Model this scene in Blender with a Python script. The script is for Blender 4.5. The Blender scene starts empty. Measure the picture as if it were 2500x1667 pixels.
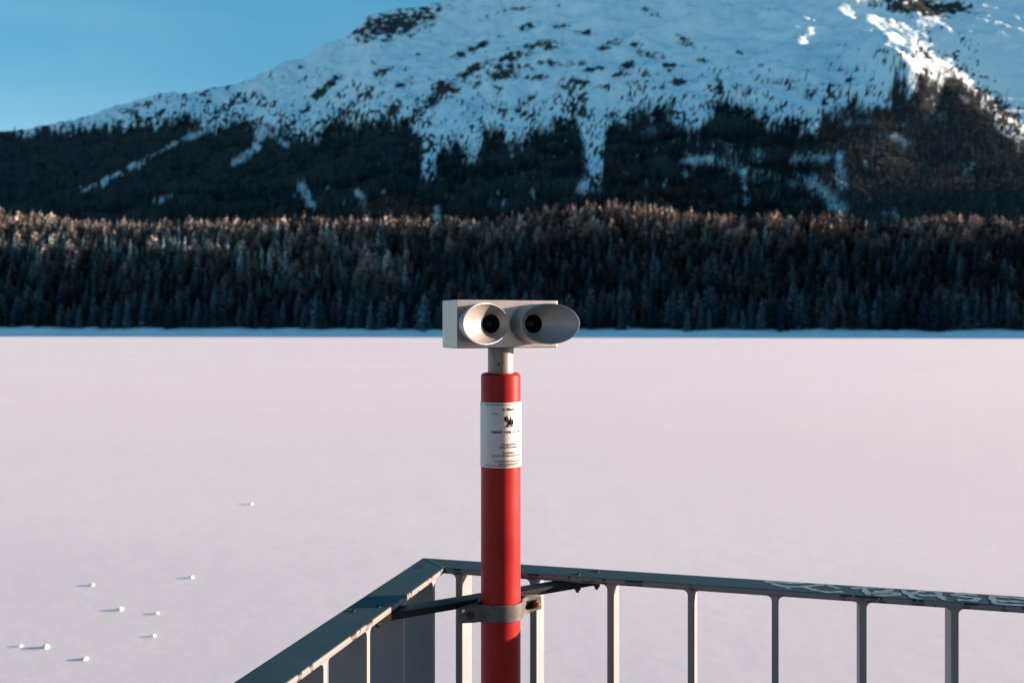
import bpy, bmesh, math, random
import numpy as np
from mathutils import Vector, Matrix

random.seed(7); RNG = np.random.default_rng(11)
S = bpy.context.scene
COL = S.collection
R = math.radians
F = 2430.0            # focal length in pixels of a 2500 px wide frame (35 mm lens)
HZ = 790.0            # horizon row of that frame
CAMZ = 6.5            # camera height above the lake ice
H = 0.414             # camera height above the handrail
SUN_AZ_FWD = R(9.0); SUN_EL = R(8.0)
SH = Vector((math.cos(SUN_AZ_FWD), math.sin(SUN_AZ_FWD), 0))
SUN = Vector((SH.x*math.cos(SUN_EL), SH.y*math.cos(SUN_EL), math.sin(SUN_EL)))

# ------------------------------------------------------------------ helpers
def tag(o, label=None, cat=None, group=None, kind=None):
    if label: o['label'] = label
    if cat: o['category'] = cat
    if group: o['group'] = group
    if kind: o['kind'] = kind
    return o

def empty(name, loc=(0, 0, 0)):
    o = bpy.data.objects.new(name, None); COL.objects.link(o); o.location = loc
    o.empty_display_size = 0.1
    return o

def link(name, me, mat=None, parent=None):
    o = bpy.data.objects.new(name, me); COL.objects.link(o)
    if mat is not None: me.materials.append(mat)
    if parent is not None:
        o.parent = parent
        base = parent.matrix_world if False else None
        # things sit at an Empty; parts are given in world coordinates
        off = Vector((0, 0, 0)); p = parent
        while p is not None:
            off += Vector(p.location); p = p.parent
        o.location = -off
    return o

def mesh_np(name, verts, quads=None, tris=None, smooth=False):
    me = bpy.data.meshes.new(name)
    nv = len(verts); me.vertices.add(nv)
    me.vertices.foreach_set('co', np.asarray(verts, dtype=np.float32).ravel())
    idx = []; st = []; tot = []; c = 0
    if quads is not None and len(quads):
        q = np.asarray(quads, dtype=np.int32); idx.append(q.ravel())
        st.append(np.arange(len(q))*4 + c); tot.append(np.full(len(q), 4)); c += q.size
    if tris is not None and len(tris):
        t = np.asarray(tris, dtype=np.int32); idx.append(t.ravel())
        st.append(np.arange(len(t))*3 + c); tot.append(np.full(len(t), 3)); c += t.size
    me.loops.add(c); me.loops.foreach_set('vertex_index', np.concatenate(idx).astype(np.int32))
    st = np.concatenate(st).astype(np.int32)
    me.polygons.add(len(st)); me.polygons.foreach_set('loop_start', st)
    me.polygons.foreach_set('loop_total', np.concatenate(tot).astype(np.int32))
    if smooth: me.polygons.foreach_set('use_smooth', np.ones(len(st), dtype=bool))
    me.update(calc_edges=True)
    return me

def set_col(me, cols, name='tint'):
    a = me.color_attributes.new(name, 'FLOAT_COLOR', 'POINT')
    c = np.ones((len(me.vertices), 4), dtype=np.float32); c[:, :3] = cols
    a.data.foreach_set('color', c.ravel())

def set_f(me, vals, name):
    a = me.attributes.new(name, 'FLOAT', 'POINT'); a.data.foreach_set('value', np.asarray(vals, dtype=np.float32))

def bm_mesh(name, bm, smooth=False, angle=None):
    me = bpy.data.meshes.new(name); bmesh.ops.recalc_face_normals(bm, faces=bm.faces)
    bm.to_mesh(me); bm.free()
    if smooth:
        for p in me.polygons: p.use_smooth = True
        if angle:
            me.set_sharp_from_angle(angle=angle)
    return me

def prism(bm, poly, fn, d0, d1):
    """extrude the 2D polygon between depths d0 and d1; fn(a, b, d) -> point"""
    A = [bm.verts.new(fn(a, b, d0)) for a, b in poly]
    B = [bm.verts.new(fn(a, b, d1)) for a, b in poly]
    n = len(poly)
    bm.faces.new(A); bm.faces.new(B[::-1])
    for i in range(n):
        j = (i+1) % n
        bm.faces.new((A[i], B[i], B[j], A[j]))

def lathe(bm, prof, c, axis=Vector((0, 0, 1)), seg=48, capA=False, capB=False, phase=0.0):
    axis = Vector(axis).normalized()
    e1 = axis.orthogonal().normalized(); e2 = axis.cross(e1)
    c = Vector(c); rings = []
    for r, h in prof:
        rings.append([bm.verts.new(c + axis*h + (e1*math.cos(2*math.pi*k/seg+phase) + e2*math.sin(2*math.pi*k/seg+phase))*r) for k in range(seg)])
    for a, b in zip(rings[:-1], rings[1:]):
        for k in range(seg):
            bm.faces.new((a[k], a[(k+1) % seg], b[(k+1) % seg], b[k]))
    if capA: bm.faces.new(rings[0][::-1])
    if capB: bm.faces.new(rings[-1])
    return rings

def box(bm, fn, a0, a1, b0, b1, c0, c1):
    prism(bm, [(a0, b0), (a1, b0), (a1, b1), (a0, b1)], fn, c0, c1)

def bevel(o, w, seg=2, ang=40):
    m = o.modifiers.new('bevel', 'BEVEL'); m.width = w; m.segments = seg
    m.limit_method = 'ANGLE'; m.angle_limit = R(ang); m.harden_normals = False
    return o

# ---------------- value noise in numpy
def _hash(ix, iy, seed):
    n = (ix.astype(np.int64)*374761393 + iy.astype(np.int64)*668265263 + seed*1442695041) & 0x7fffffff
    n = ((n ^ (n >> 13))*1274126177) & 0x7fffffff
    return ((n ^ (n >> 16)) & 0xffff)/65535.0
def vnoise(x, y, seed=0):
    x = np.asarray(x, float); y = np.asarray(y, float)
    ix = np.floor(x); iy = np.floor(y); fx = x-ix; fy = y-iy
    fx = fx*fx*fx*(fx*(fx*6-15)+10); fy = fy*fy*fy*(fy*(fy*6-15)+10)
    a = _hash(ix, iy, seed); b = _hash(ix+1, iy, seed); c = _hash(ix, iy+1, seed); d = _hash(ix+1, iy+1, seed)
    return (a*(1-fx)+b*fx)*(1-fy) + (c*(1-fx)+d*fx)*fy
def fbm(x, y, o=4, seed=0, ridge=False):
    s = 0; amp = 1; tot = 0
    for k in range(o):
        n = vnoise(x*2**k, y*2**k, seed+k*17)*2-1
        if ridge: n = 1-2*np.abs(n)
        s = s + n*amp; tot += amp; amp *= 0.5
    return s/tot
def sstep(a, b, x):
    t = np.clip((np.asarray(x, float)-a)/(b-a), 0, 1); return t*t*(3-2*t)

# ------------------------------------------------------------------ materials
def new_mat(name):
    m = bpy.data.materials.new(name); m.use_nodes = True
    nt = m.node_tree; b = nt.nodes['Principled BSDF']
    return m, nt, b
def N(nt, t, **kw):
    n = nt.nodes.new(t)
    for k, v in kw.items(): setattr(n, k, v)
    return n
def ramp(nt, fac, stops):
    r = N(nt, 'ShaderNodeValToRGB'); nt.links.new(fac, r.inputs[0])
    el = r.color_ramp.elements
    while len(el) < len(stops): el.new(0.5)
    for e, (p, c) in zip(el, stops):
        e.position = p; e.color = (c[0], c[1], c[2], 1) if hasattr(c, '__len__') else (c, c, c, 1)
    return r.outputs[0]
def noise(nt, scale, detail=4, rough=0.5, coord='Object', vec_scale=None, dist=0.0):
    tc = N(nt, 'ShaderNodeTexCoord'); n = N(nt, 'ShaderNodeTexNoise')
    n.inputs['Scale'].default_value = scale; n.inputs['Detail'].default_value = detail
    n.inputs['Roughness'].default_value = rough; n.inputs['Distortion'].default_value = dist
    src = tc.outputs[coord]
    if vec_scale:
        mp = N(nt, 'ShaderNodeMapping'); mp.inputs['Scale'].default_value = vec_scale
        nt.links.new(src, mp.inputs[0]); src = mp.outputs[0]
    nt.links.new(src, n.inputs['Vector'])
    return n.outputs['Fac']
def mix(nt, fac, a, b, mode='MIX'):
    m = N(nt, 'ShaderNodeMix', data_type='RGBA', blend_type=mode)
    for i, v in ((0, fac), (6, a), (7, b)):
        if isinstance(v, (int, float)): m.inputs[i].default_value = v
        elif isinstance(v, tuple): m.inputs[i].default_value = (v[0], v[1], v[2], 1)
        else: nt.links.new(v, m.inputs[i])
    return m.outputs[2]
def math_n(nt, op, a, b=0.0, clamp=False):
    m = N(nt, 'ShaderNodeMath', operation=op, use_clamp=clamp)
    for i, v in ((0, a), (1, b)):
        if isinstance(v, (int, float)): m.inputs[i].default_value = v
        else: nt.links.new(v, m.inputs[i])
    return m.outputs[0]
def bump(nt, b, h, strength, dist):
    n = N(nt, 'ShaderNodeBump'); n.inputs['Strength'].default_value = strength; n.inputs['Distance'].default_value = dist
    nt.links.new(h, n.inputs['Height']); nt.links.new(n.outputs[0], b.inputs['Normal'])

def paint(name, col, rough=0.45, spec=0.5, metal=0.0, var=0.12, scale=30, bmp=0.05, speck=None, coat=0.0):
    m, nt, b = new_mat(name)
    f = noise(nt, scale, 5, 0.6)
    lo = tuple(c*(1-var) for c in col); hi = tuple(min(1, c*(1+var)) for c in col)
    c = ramp(nt, f, [(0.35, lo), (0.65, hi)])
    if speck:
        s = noise(nt, speck[0], 2, 0.5)
        c = mix(nt, ramp(nt, s, [(speck[1], 0.0), (speck[1]+0.02, 1.0)]), c, speck[2])
    nt.links.new(c, b.inputs['Base Color'])
    b.inputs['Metallic'].default_value = metal
    nt.links.new(ramp(nt, noise(nt, scale*0.6, 4), [(0.3, rough-0.06), (0.7, rough+0.08)]), b.inputs['Roughness'])
    b.inputs['Specular IOR Level'].default_value = spec
    b.inputs['Coat Weight'].default_value = coat; b.inputs['Coat Roughness'].default_value = 0.2
    if bmp: bump(nt, b, noise(nt, 900, 2), bmp, 0.0008)
    return m

M = {}
M['red'] = paint('red_paint', (0.31, 0.015, 0.015), rough=0.40, spec=0.18, var=0.14, scale=14, speck=(190, 0.72, (0.10, 0.03, 0.03)), coat=0.0, bmp=0.03)
M['silver'] = paint('satin_silver_finish', (0.46, 0.445, 0.445), rough=0.42, metal=0.75, var=0.05, scale=60, bmp=0.12)
M['cup'] = paint('satin_cup_finish', (0.33, 0.33, 0.33), rough=0.40, metal=0.45, var=0.05, scale=50, bmp=0.08)
M['neck'] = paint('grey_neck_finish', (0.22, 0.215, 0.21), rough=0.45, metal=0.35, var=0.12, scale=60, bmp=0.1, speck=(300, 0.7, (0.06, 0.06, 0.06)))
M['black'] = paint('black_tube', (0.006, 0.007, 0.008), rough=0.5, var=0.1, bmp=0)
M['ink'] = paint('black_ink', (0.010, 0.009, 0.010), spec=0.05, rough=0.8, var=0.1, bmp=0)
M['shine_scratch'] = paint('shine_and_scratch_grey', (0.03, 0.03, 0.034), spec=0.05, rough=0.8, var=0.1, bmp=0)  # black print greyed by painted-in shine; also the scratch mark
M['plate'] = paint('brushed_plate', (0.62, 0.57, 0.55), rough=0.5, metal=0.12, var=0.05, scale=25, bmp=0.05)
M['iron'] = paint('dark_iron', (0.008, 0.010, 0.012), rough=0.5, spec=0.25, var=0.3, scale=50, bmp=0.3, speck=(120, 0.66, (0.06, 0.05, 0.04)))
M['zinc'] = paint('galvanised_iron', (0.075, 0.082, 0.080), rough=0.55, metal=0.2, var=0.25, scale=70, bmp=0.25)
M['brass'] = paint('rusty_bolt', (0.22, 0.12, 0.05), rough=0.4, metal=0.7, var=0.3, scale=200, bmp=0.2)
M['bolt'] = paint('dark_bolt', (0.02, 0.025, 0.03), rough=0.35, metal=0.5, var=0.2, scale=200, bmp=0.1)
M['spray'] = paint('faded_spray_paint', (0.15, 0.25, 0.30), rough=0.6, var=0.25, scale=60, bmp=0)
M['concrete'] = paint('concrete', (0.09, 0.09, 0.09), rough=0.9, var=0.2, scale=3, bmp=0.3)

def glass_mat():
    m, nt, b = new_mat('lens_glass')
    b.inputs['Base Color'].default_value = (0.004, 0.005, 0.006, 1); b.inputs['Roughness'].default_value = 0.08
    b.inputs['Specular IOR Level'].default_value = 0.12
    return m
M['lens'] = glass_mat(); M['black'].node_tree.nodes['Principled BSDF'].inputs['Specular IOR Level'].default_value = 0.1

def rail_mat():
    m, nt, b = new_mat('weathered_grey_rail_paint')
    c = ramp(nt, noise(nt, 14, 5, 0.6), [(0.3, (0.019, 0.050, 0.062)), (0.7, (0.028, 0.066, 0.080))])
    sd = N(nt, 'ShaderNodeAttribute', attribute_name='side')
    c = mix(nt, sd.outputs['Fac'], c, (0.205, 0.205, 0.208))  # sides lighter than the top: the sun on them is put into the colour
    at = N(nt, 'ShaderNodeAttribute', attribute_name='edge')
    ch = noise(nt, 42, 2, 0.5, dist=0.4)
    e = math_n(nt, 'MULTIPLY', at.outputs['Fac'], ramp(nt, ch, [(0.585, 0.0), (0.60, 1.0)]))
    c = mix(nt, e, c, (0.012, 0.013, 0.015))
    sp = noise(nt, 110, 2, 0.5)
    c = mix(nt, ramp(nt, sp, [(0.76, 0.0), (0.775, 1.0)]), c, (0.02, 0.024, 0.028))
    nt.links.new(c, b.inputs['Base Color'])
    nt.links.new(ramp(nt, noise(nt, 9, 4), [(0.3, 0.42), (0.7, 0.6)]), b.inputs['Roughness'])
    b.inputs['Specular IOR Level'].default_value = 0.22
    bump(nt, b, noise(nt, 700, 2), 0.12, 0.0006)
    return m
M['rail'] = rail_mat()
M['fin'] = paint('grey_baluster_paint', (0.225, 0.232, 0.245), spec=0.25, rough=0.6, var=0.07, scale=12, bmp=0.1, speck=(130, 0.76, (0.03, 0.03, 0.035)))

def snow_lake_mat():
    m, nt, b = new_mat('lake_snow')
    big = noise(nt, 0.02, 4, 0.55, vec_scale=(1, 2.2, 1))
    sm = noise(nt, 0.35, 5, 0.6, vec_scale=(1, 1.6, 1))
    c = ramp(nt, big, [(0.35, (0.89, 0.85, 0.865)), (0.65, (0.93, 0.89, 0.895))])
    c = mix(nt, 0.5, c, ramp(nt, sm, [(0.3, (0.88, 0.85, 0.865)), (0.7, (0.93, 0.885, 0.89))]))
    # light falloff painted into the snow colour, darker close to the terrace
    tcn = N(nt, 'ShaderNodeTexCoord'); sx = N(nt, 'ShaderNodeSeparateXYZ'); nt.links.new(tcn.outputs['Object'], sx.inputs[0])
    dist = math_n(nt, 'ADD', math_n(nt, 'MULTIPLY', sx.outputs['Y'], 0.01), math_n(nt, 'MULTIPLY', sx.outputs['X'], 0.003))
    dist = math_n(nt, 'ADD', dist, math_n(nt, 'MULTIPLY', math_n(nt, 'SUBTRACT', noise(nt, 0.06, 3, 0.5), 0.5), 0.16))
    near_falloff = ramp(nt, dist, [(0.14, (0.76, 0.80, 0.83)), (0.30, (0.90, 0.92, 0.94)), (0.70, (0.97, 0.97, 0.97)), (1.0, (1.0, 1.0, 1.0))])
    c = mix(nt, 1.0, c, near_falloff, 'MULTIPLY')
    nt.links.new(c, b.inputs['Base Color']); b.inputs['Roughness'].default_value = 0.85
    b.inputs['Specular IOR Level'].default_value = 0.2
    h = math_n(nt, 'ADD', noise(nt, 1.2, 5, 0.6, vec_scale=(1, 1.5, 1)), math_n(nt, 'MULTIPLY', noise(nt, 0.12, 3, 0.5), 3.0))
    bump(nt, b, h, 0.18, 0.05)
    return m
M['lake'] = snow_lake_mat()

def snow_bank_mat():
    m, nt, b = new_mat('bank_snow')
    c = ramp(nt, noise(nt, 0.25, 5, 0.6), [(0.3, (0.70, 0.78, 0.84)), (0.7, (0.84, 0.88, 0.9))])
    nt.links.new(c, b.inputs['Base Color']); b.inputs['Roughness'].default_value = 0.85
    bump(nt, b, noise(nt, 0.5, 4), 0.4, 1.0)
    return m
M['bank'] = snow_bank_mat()

def mountain_mat():
    m, nt, b = new_mat('mountain_snow_and_rock')
    at = N(nt, 'ShaderNodeAttribute', attribute_name='cover')
    fl = N(nt, 'ShaderNodeAttribute', attribute_name='woods')
    snow = ramp(nt, noise(nt, 0.006, 6, 0.6), [(0.35, (0.70, 0.88, 0.93)), (0.65, (0.82, 0.94, 0.97))])
    rock = ramp(nt, noise(nt, 0.05, 6, 0.7), [(0.3, (0.022, 0.028, 0.03)), (0.7, (0.075, 0.08, 0.078))])
    n2 = noise(nt, 0.03, 5, 0.75, vec_scale=(1, 1, 1.6))
    n3 = noise(nt, 0.11, 4, 0.7, vec_scale=(1, 1, 1.4))
    k = math_n(nt, 'ADD', at.outputs['Fac'], math_n(nt, 'MULTIPLY', math_n(nt, 'SUBTRACT', n2, 0.5), 1.1))
    k = math_n(nt, 'ADD', k, math_n(nt, 'MULTIPLY', math_n(nt, 'SUBTRACT', n3, 0.5), 0.9))
    k = ramp(nt, k, [(0.28, 0.0), (0.42, 0.35), (0.72, 1.0)])
    c = mix(nt, k, snow, rock)
    scrub = ramp(nt, noise(nt, 0.12, 5, 0.7), [(0.35, (0.010, 0.013, 0.013)), (0.66, (0.022, 0.026, 0.026)), (0.80, (0.12, 0.14, 0.15))])
    c = mix(nt, fl.outputs['Fac'], c, scrub)
    nt.links.new(c, b.inputs['Base Color']); b.inputs['Roughness'].default_value = 0.9
    b.inputs['Specular IOR Level'].default_value = 0.0
    h = math_n(nt, 'ADD', math_n(nt, 'MULTIPLY', noise(nt, 0.012, 5, 0.6), 14.0), math_n(nt, 'MULTIPLY', noise(nt, 0.06, 4, 0.6), 3.0))
    bump(nt, b, h, 0.8, 1.0)
    return m
M['mountain'] = mountain_mat()

def foliage_mat(name, random_obj):
    m, nt, b = new_mat(name)
    at = N(nt, 'ShaderNodeAttribute', attribute_name='tint')
    c = at.outputs['Color']
    if random_obj:
        oi = N(nt, 'ShaderNodeObjectInfo')
        c = mix(nt, 1.0, c, ramp(nt, oi.outputs['Random'], [(0.0, (0.35, 0.4, 0.45)), (0.5, (0.9, 0.95, 1.0)), (0.8, (1.3, 1.42, 1.5)), (1.0, (1.6, 1.8, 1.9))]), 'MULTIPLY')
    nt.links.new(c, b.inputs['Base Color']); b.inputs['Roughness'].default_value = 0.9
    b.inputs['Specular IOR Level'].default_value = 0.0
    return m
M['tree'] = foliage_mat('conifer_needles', True)
M['woods'] = foliage_mat('forest_needles', False)
M['bark'] = paint('bark', (0.06, 0.045, 0.035), rough=0.9, var=0.3, scale=4, bmp=0)

# ------------------------------------------------------------------ camera, light, sky
cam = bpy.data.cameras.new('camera'); co = bpy.data.objects.new('camera', cam); COL.objects.link(co)
co.location = (0, 0, CAMZ); co.rotation_euler = (R(90), 0, 0)
cam.sensor_width = 36; cam.lens = F/2500*36; cam.clip_start = 0.05; cam.clip_end = 40000
cam.shift_y = -(833.5-HZ)/2500
cam.dof.use_dof = True; cam.dof.focus_distance = 1.47; cam.dof.aperture_fstop = 8.0
S.camera = co

sl = bpy.data.lights.new('sun', 'SUN'); so = bpy.data.objects.new('sun', sl); COL.objects.link(so)
sl.energy = 5.0; sl.angle = R(0.5); sl.color = (1.0, 0.69, 0.52)
so.rotation_euler = SUN.to_track_quat('Z', 'Y').to_euler(); so.location = (30, 5, 30)

W = bpy.data.worlds.new('World'); S.world = W; W.use_nodes = True
nt = W.node_tree; bg = nt.nodes['Background']
sky = N(nt, 'ShaderNodeTexSky', sky_type='NISHITA'); sky.sun_disc = False
sky.sun_elevation = SUN_EL; sky.sun_rotation = R(90)-SUN_AZ_FWD
sky.altitude = 1800; sky.air_density = 1.0; sky.dust_density = 0.6; sky.ozone_density = 3.0
tc = N(nt, 'ShaderNodeTexCoord'); mp = N(nt, 'ShaderNodeMapping'); mp.inputs['Scale'].default_value = (1.6, 1.6, 9)
mp.inputs['Rotation'].default_value = (R(4), R(3), 0)
nz = N(nt, 'ShaderNodeTexNoise'); nz.inputs['Scale'].default_value = 1.6; nz.inputs['Detail'].default_value = 5
nt.links.new(tc.outputs['Generated'], mp.inputs[0]); nt.links.new(mp.outputs[0], nz.inputs['Vector'])
cir = ramp(nt, nz.outputs['Fac'], [(0.25, (0.95, 0.86, 0.87)), (0.75, (1.75, 1.06, 0.96))])
sz_ = N(nt, 'ShaderNodeSeparateXYZ'); nt.links.new(tc.outputs['Generated'], sz_.inputs[0])
band = ramp(nt, sz_.outputs['Z'], [(0.10, (0.66, 0.84, 0.74)), (0.30, (0.41, 0.91, 0.81))])
tinted = mix(nt, 1.0, sky.outputs[0], band, 'MULTIPLY')
nt.links.new(mix(nt, 1.0, tinted, cir, 'MULTIPLY'), bg.inputs['Color'])
bg.inputs['Strength'].default_value = 0.10

S.view_settings.view_transform = 'Standard'; S.view_settings.look = 'None'
S.view_settings.exposure = 1.75; S.view_settings.gamma = 1.0
S.render.engine = 'CYCLES'; S.render.resolution_x = 1024; S.render.resolution_y = 682

# ------------------------------------------------------------------ lake
n = 61
gx = np.sinh(np.linspace(-4.2, 4.2, n))/np.sinh(4.2)*9000; gy = np.sinh(np.linspace(-4.2, 4.2, n))/np.sinh(4.2)*9000
X, Y = np.meshgrid(gx, gy, indexing='ij')
V = np.stack([X.ravel(), Y.ravel(), np.zeros(X.size)], 1)
I = np.arange(n*n).reshape(n, n)
Q = np.stack([I[:-1, :-1].ravel(), I[1:, :-1].ravel(), I[1:, 1:].ravel(), I[:-1, 1:].ravel()], 1)
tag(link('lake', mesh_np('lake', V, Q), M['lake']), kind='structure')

lump_info = [  # px, py, size in px, label
    (612.8, 1231, 8, 'small lone snow lump far out on the frozen lake, highest of the scattered lumps'),
    (467.7, 1409.6, 9.5, 'white snow lump with a long shadow, right of the upper pair on the lake'),
    (224, 1428.7, 10, 'round snow lump with a short shadow, left one of the two upper lumps'),
    (293.5, 1488.4, 12, 'bright snow lump with a dark shadow in the middle of the scattered lumps'),
    (383, 1498, 9, 'faint snow lump just right of the bright middle lump'),
    (375, 1552.7, 9, 'faint snow lump nearest the railing, below the other faint one'),
    (50, 1577, 8, 'tiny dull snow lump at the picture edge beside the biggest lump'),
    (111.5, 1580, 14, 'biggest and brightest snow lump with the darkest long shadow'),
    (206.8, 1609, 12, 'snow lump lowest in the picture, right of the biggest lump')]
for k, (px, py, sz, lab) in enumerate(lump_info):
    D = CAMZ*F/(py-HZ); x = (px-1250)/F*D; r = sz/2/F*D*0.98
    bm = bmesh.new(); bmesh.ops.create_icosphere(bm, subdivisions=3, radius=1)
    for v in bm.verts:
        p = v.co.normalized()
        d = 1 + 0.22*math.sin(3.1*p.x+k)*math.cos(2.7*p.y+2*k) + 0.12*math.sin(7*p.z+5*p.x+k) + 0.06*math.sin(13*p.y+9*p.x)
        v.co = Vector((p.x*r*1.05*d, p.y*r*1.2*d, p.z*r*0.72*d))
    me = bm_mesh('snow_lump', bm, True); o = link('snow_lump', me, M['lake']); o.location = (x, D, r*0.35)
    tag(o, lab, 'snow lump', 'snow lumps scattered on the frozen lake')

# ------------------------------------------------------------------ foothill
XD = 2500/2352.0                     # factor from the 2352 px view to the 2500 px frame
def shore(X): return 512 - 0.19*X + 5.0*fbm(np.asarray(X, float)/38, np.asarray(X, float)*0+0.5, 3, 19)
CR_X = np.array([-700, -100, 0, 200, 420, 620, 800, 1000, 1140, 1190, 1290, 1400, 1500, 1600, 1700, 1900, 2000, 2200, 2352, 2500, 3200])
CR_Y = np.array([500, 480, 478, 500, 505, 498, 495, 500, 500, 486, 470, 458, 466, 482, 492, 492, 505, 492, 498, 500, 505])
def foothill_z(X, Y):
    X = np.asarray(X, float); Y = np.asarray(Y, float)
    v = Y - shore(X)
    Yc = shore(X)+115
    xd = (1250 + X/Y*F)/XD
    yt = np.interp(xd, CR_X, CR_Y)*XD
    C = CAMZ + (HZ-yt)*Yc/F - 13.5
    t = v/115.0
    fA = np.interp(t, [0, 0.12, 0.3, 0.6, 0.85, 1.0, 1.3, 1.8], [0, 0.05, 0.25, 0.63, 0.9, 1.0, 0.97, 0.8])
    fB = np.interp(t, [0, 0.12, 0.3, 0.45, 0.62, 0.8, 1.0, 1.3, 1.8], [0, 0.06, 0.38, 0.66, 0.70, 0.88, 1.0, 0.97, 0.8])
    w = sstep(700, 520, xd)
    f = fA*(1-w)+fB*w
    bank = 1.6*sstep(-1, 6, v) + 0.5*fbm(X/9, Y/5, 3, 5)*sstep(0, 6, v)
    z = bank + (C-2)*f + 1.5*fbm(X/35, Y/35, 3, 9)*sstep(5, 40, v)
    return np.where(v < -1, -0.6, z - 0.3*sstep(2, -1, v))
nx, ny = 240, 90
xs = np.linspace(-620, 640, nx); vs = np.concatenate([np.linspace(-4, 20, 26), np.linspace(22, 230, ny-26)])
Xg, Vg = np.meshgrid(xs, vs, indexing='ij'); Yg = shore(Xg)+Vg
Zg = foothill_z(Xg, Yg); Zg = np.where(Vg < 0.5, np.minimum(Zg, np.where(Vg < -1, -0.6, Zg)), Zg)
I = np.arange(nx*ny).reshape(nx, ny)
Q = np.stack([I[:-1, :-1].ravel(), I[1:, :-1].ravel(), I[1:, 1:].ravel(), I[:-1, 1:].ravel()], 1)
me = mesh_np('snowy_foothill', np.stack([Xg.ravel(), Yg.ravel(), Zg.ravel()], 1), Q, smooth=True)
set_f(me, np.zeros(nx*ny), 'cover'); set_f(me, (sstep(6, 13, Vg+4*fbm(Xg/8, Vg/5, 3, 8))*0.96).ravel(), 'woods')
tag(link('snowy_foothill', me, M['mountain']), kind='structure')

# ------------------------------------------------------------------ tree shapes (unit height)
def tree_shape(seed, tiers, per, rad, kind):
    r = np.random.default_rng(seed); V = []; Q = []; C = []
    for i in range(tiers):
        h = 0.10 + 0.90*(i/(tiers-1))**0.95
        prof = (1-h)**0.75 if kind == 'spruce' else min(1.0, (1-h)**0.6*1.05)*(0.55+0.45*min(1, h*3.5))
        Rr = rad*prof*(0.8+0.4*r.random()) + 0.006
        m = max(3, int(per*(0.45+0.55*prof)))
        for k in range(m):
            a = 2*math.pi*(k+r.random()*0.9)/m + i*1.1
            L = Rr*(0.7+0.5*r.random()); w = (0.30 if kind == 'spruce' else 0.26)*Rr+0.012
            droop = -0.35*L if kind == 'spruce' else 0.12*L
            ca, sa = math.cos(a), math.sin(a); hh = h + (r.random()-0.5)*0.9/tiers
            i0 = len(V)
            th = 0.020+0.018*r.random()
            for (rr, ww, dz) in ((0.05*L, w*0.35, 0.010), (0.05*L, -w*0.35, 0.0), (L, -w*0.8, droop-th*r.random()), (L*0.92, w*0.8, droop-th)):
                V.append((ca*rr-sa*ww, sa*rr+ca*ww, hh+dz))
            Q.append((i0, i0+1, i0+2, i0+3))
            fr = r.random()
            if kind == 'spruce':
                c = (0.054, 0.100, 0.116) if fr < 0.66 else ((0.080, 0.135, 0.155) if fr < 0.99 else (0.16, 0.22, 0.26))
            else:
                c = (0.088, 0.098, 0.106) if fr < 0.75 else (0.06, 0.068, 0.074) if fr < 0.97 else (0.15, 0.15, 0.15)
            j = 0.88+0.24*r.random()
            C += [tuple(x*j for x in c)]*4
            # hanging curtain below the branch
            i0 = len(V)
            for (rr, ww, dz) in ((0.35*L, w*0.5, droop*0.35), (L, -w*0.2, droop), (L*0.95, -w*0.1, droop-0.045), (0.4*L, w*0.4, droop*0.35-0.055)):
                V.append((ca*rr-sa*ww, sa*rr+ca*ww, hh+dz))
            Q.append((i0, i0+1, i0+2, i0+3)); C += [tuple(x*j*0.85 for x in c)]*4
    return np.array(V), np.array(Q), np.array(C)

near = [tree_shape(100+i, 13, 9, 0.21+0.03*(i % 3), 'spruce') for i in range(4)] + \
       [tree_shape(200+i, 12, 9, 0.21+0.03*(i % 3), 'larch') for i in range(4)]
mid = [tree_shape(300+i, 10, 8, 0.22, 'spruce') for i in range(4)] + [tree_shape(400+i, 10, 9, 0.27+0.02*i, 'larch') for i in range(5)]
far = [tree_shape(500+i, 5, 4, 0.19, 'spruce') for i in range(4)] + [tree_shape(600+i, 5, 4, 0.2, 'larch') for i in range(3)]

def forest_mesh(name, P, hgt, shapes, choice, tintm, frost=None):
    VV = []; QQ = []; CC = []; off = 0
    ang = RNG.random(len(P))*6.283; wid = 0.85+0.4*RNG.random(len(P))
    for i, (p, h, s) in enumerate(zip(P, hgt, choice)):
        v, q, c = shapes[s]
        ca, sa = math.cos(ang[i]), math.sin(ang[i]); w = h*wid[i]
        vv = np.empty_like(v)
        vv[:, 0] = (v[:, 0]*ca - v[:, 1]*sa)*w + p[0]; vv[:, 1] = (v[:, 0]*sa + v[:, 1]*ca)*w + p[1]; vv[:, 2] = v[:, 2]*h + p[2]
        VV.append(vv); QQ.append(q+off); CC.append(c*tintm[i]); off += len(v)
    me = mesh_np(name, np.concatenate(VV), np.concatenate(QQ)); set_col(me, np.concatenate(CC))
    return me

# foothill trees: jittered rows, nearest 300 in view are objects of their own
pts = []
v = 7.0
while v < 165:
    step = 4.1 + 0.010*v
    x = -420.0
    while x < 400:
        xx = x + (random.random()-0.5)*step*0.9; vv = v + (random.random()-0.5)*4
        yy = shore(xx)+vv
        if abs(xx) < 0.56*yy+12 and vv > 8.5 + 5*fbm(xx/11, 0.3, 3, 6) and not (v < 12 and random.random() < 0.25):
            pts.append((vv, xx, yy))
        x += step
    v += 4.3
pts.sort()
P = np.array([(p[1], p[2], 0) for p in pts]); P[:, 2] = foothill_z(P[:, 0], P[:, 1]) - 0.2
inview = np.abs(P[:, 0]) < 0.52*P[:, 1]
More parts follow.
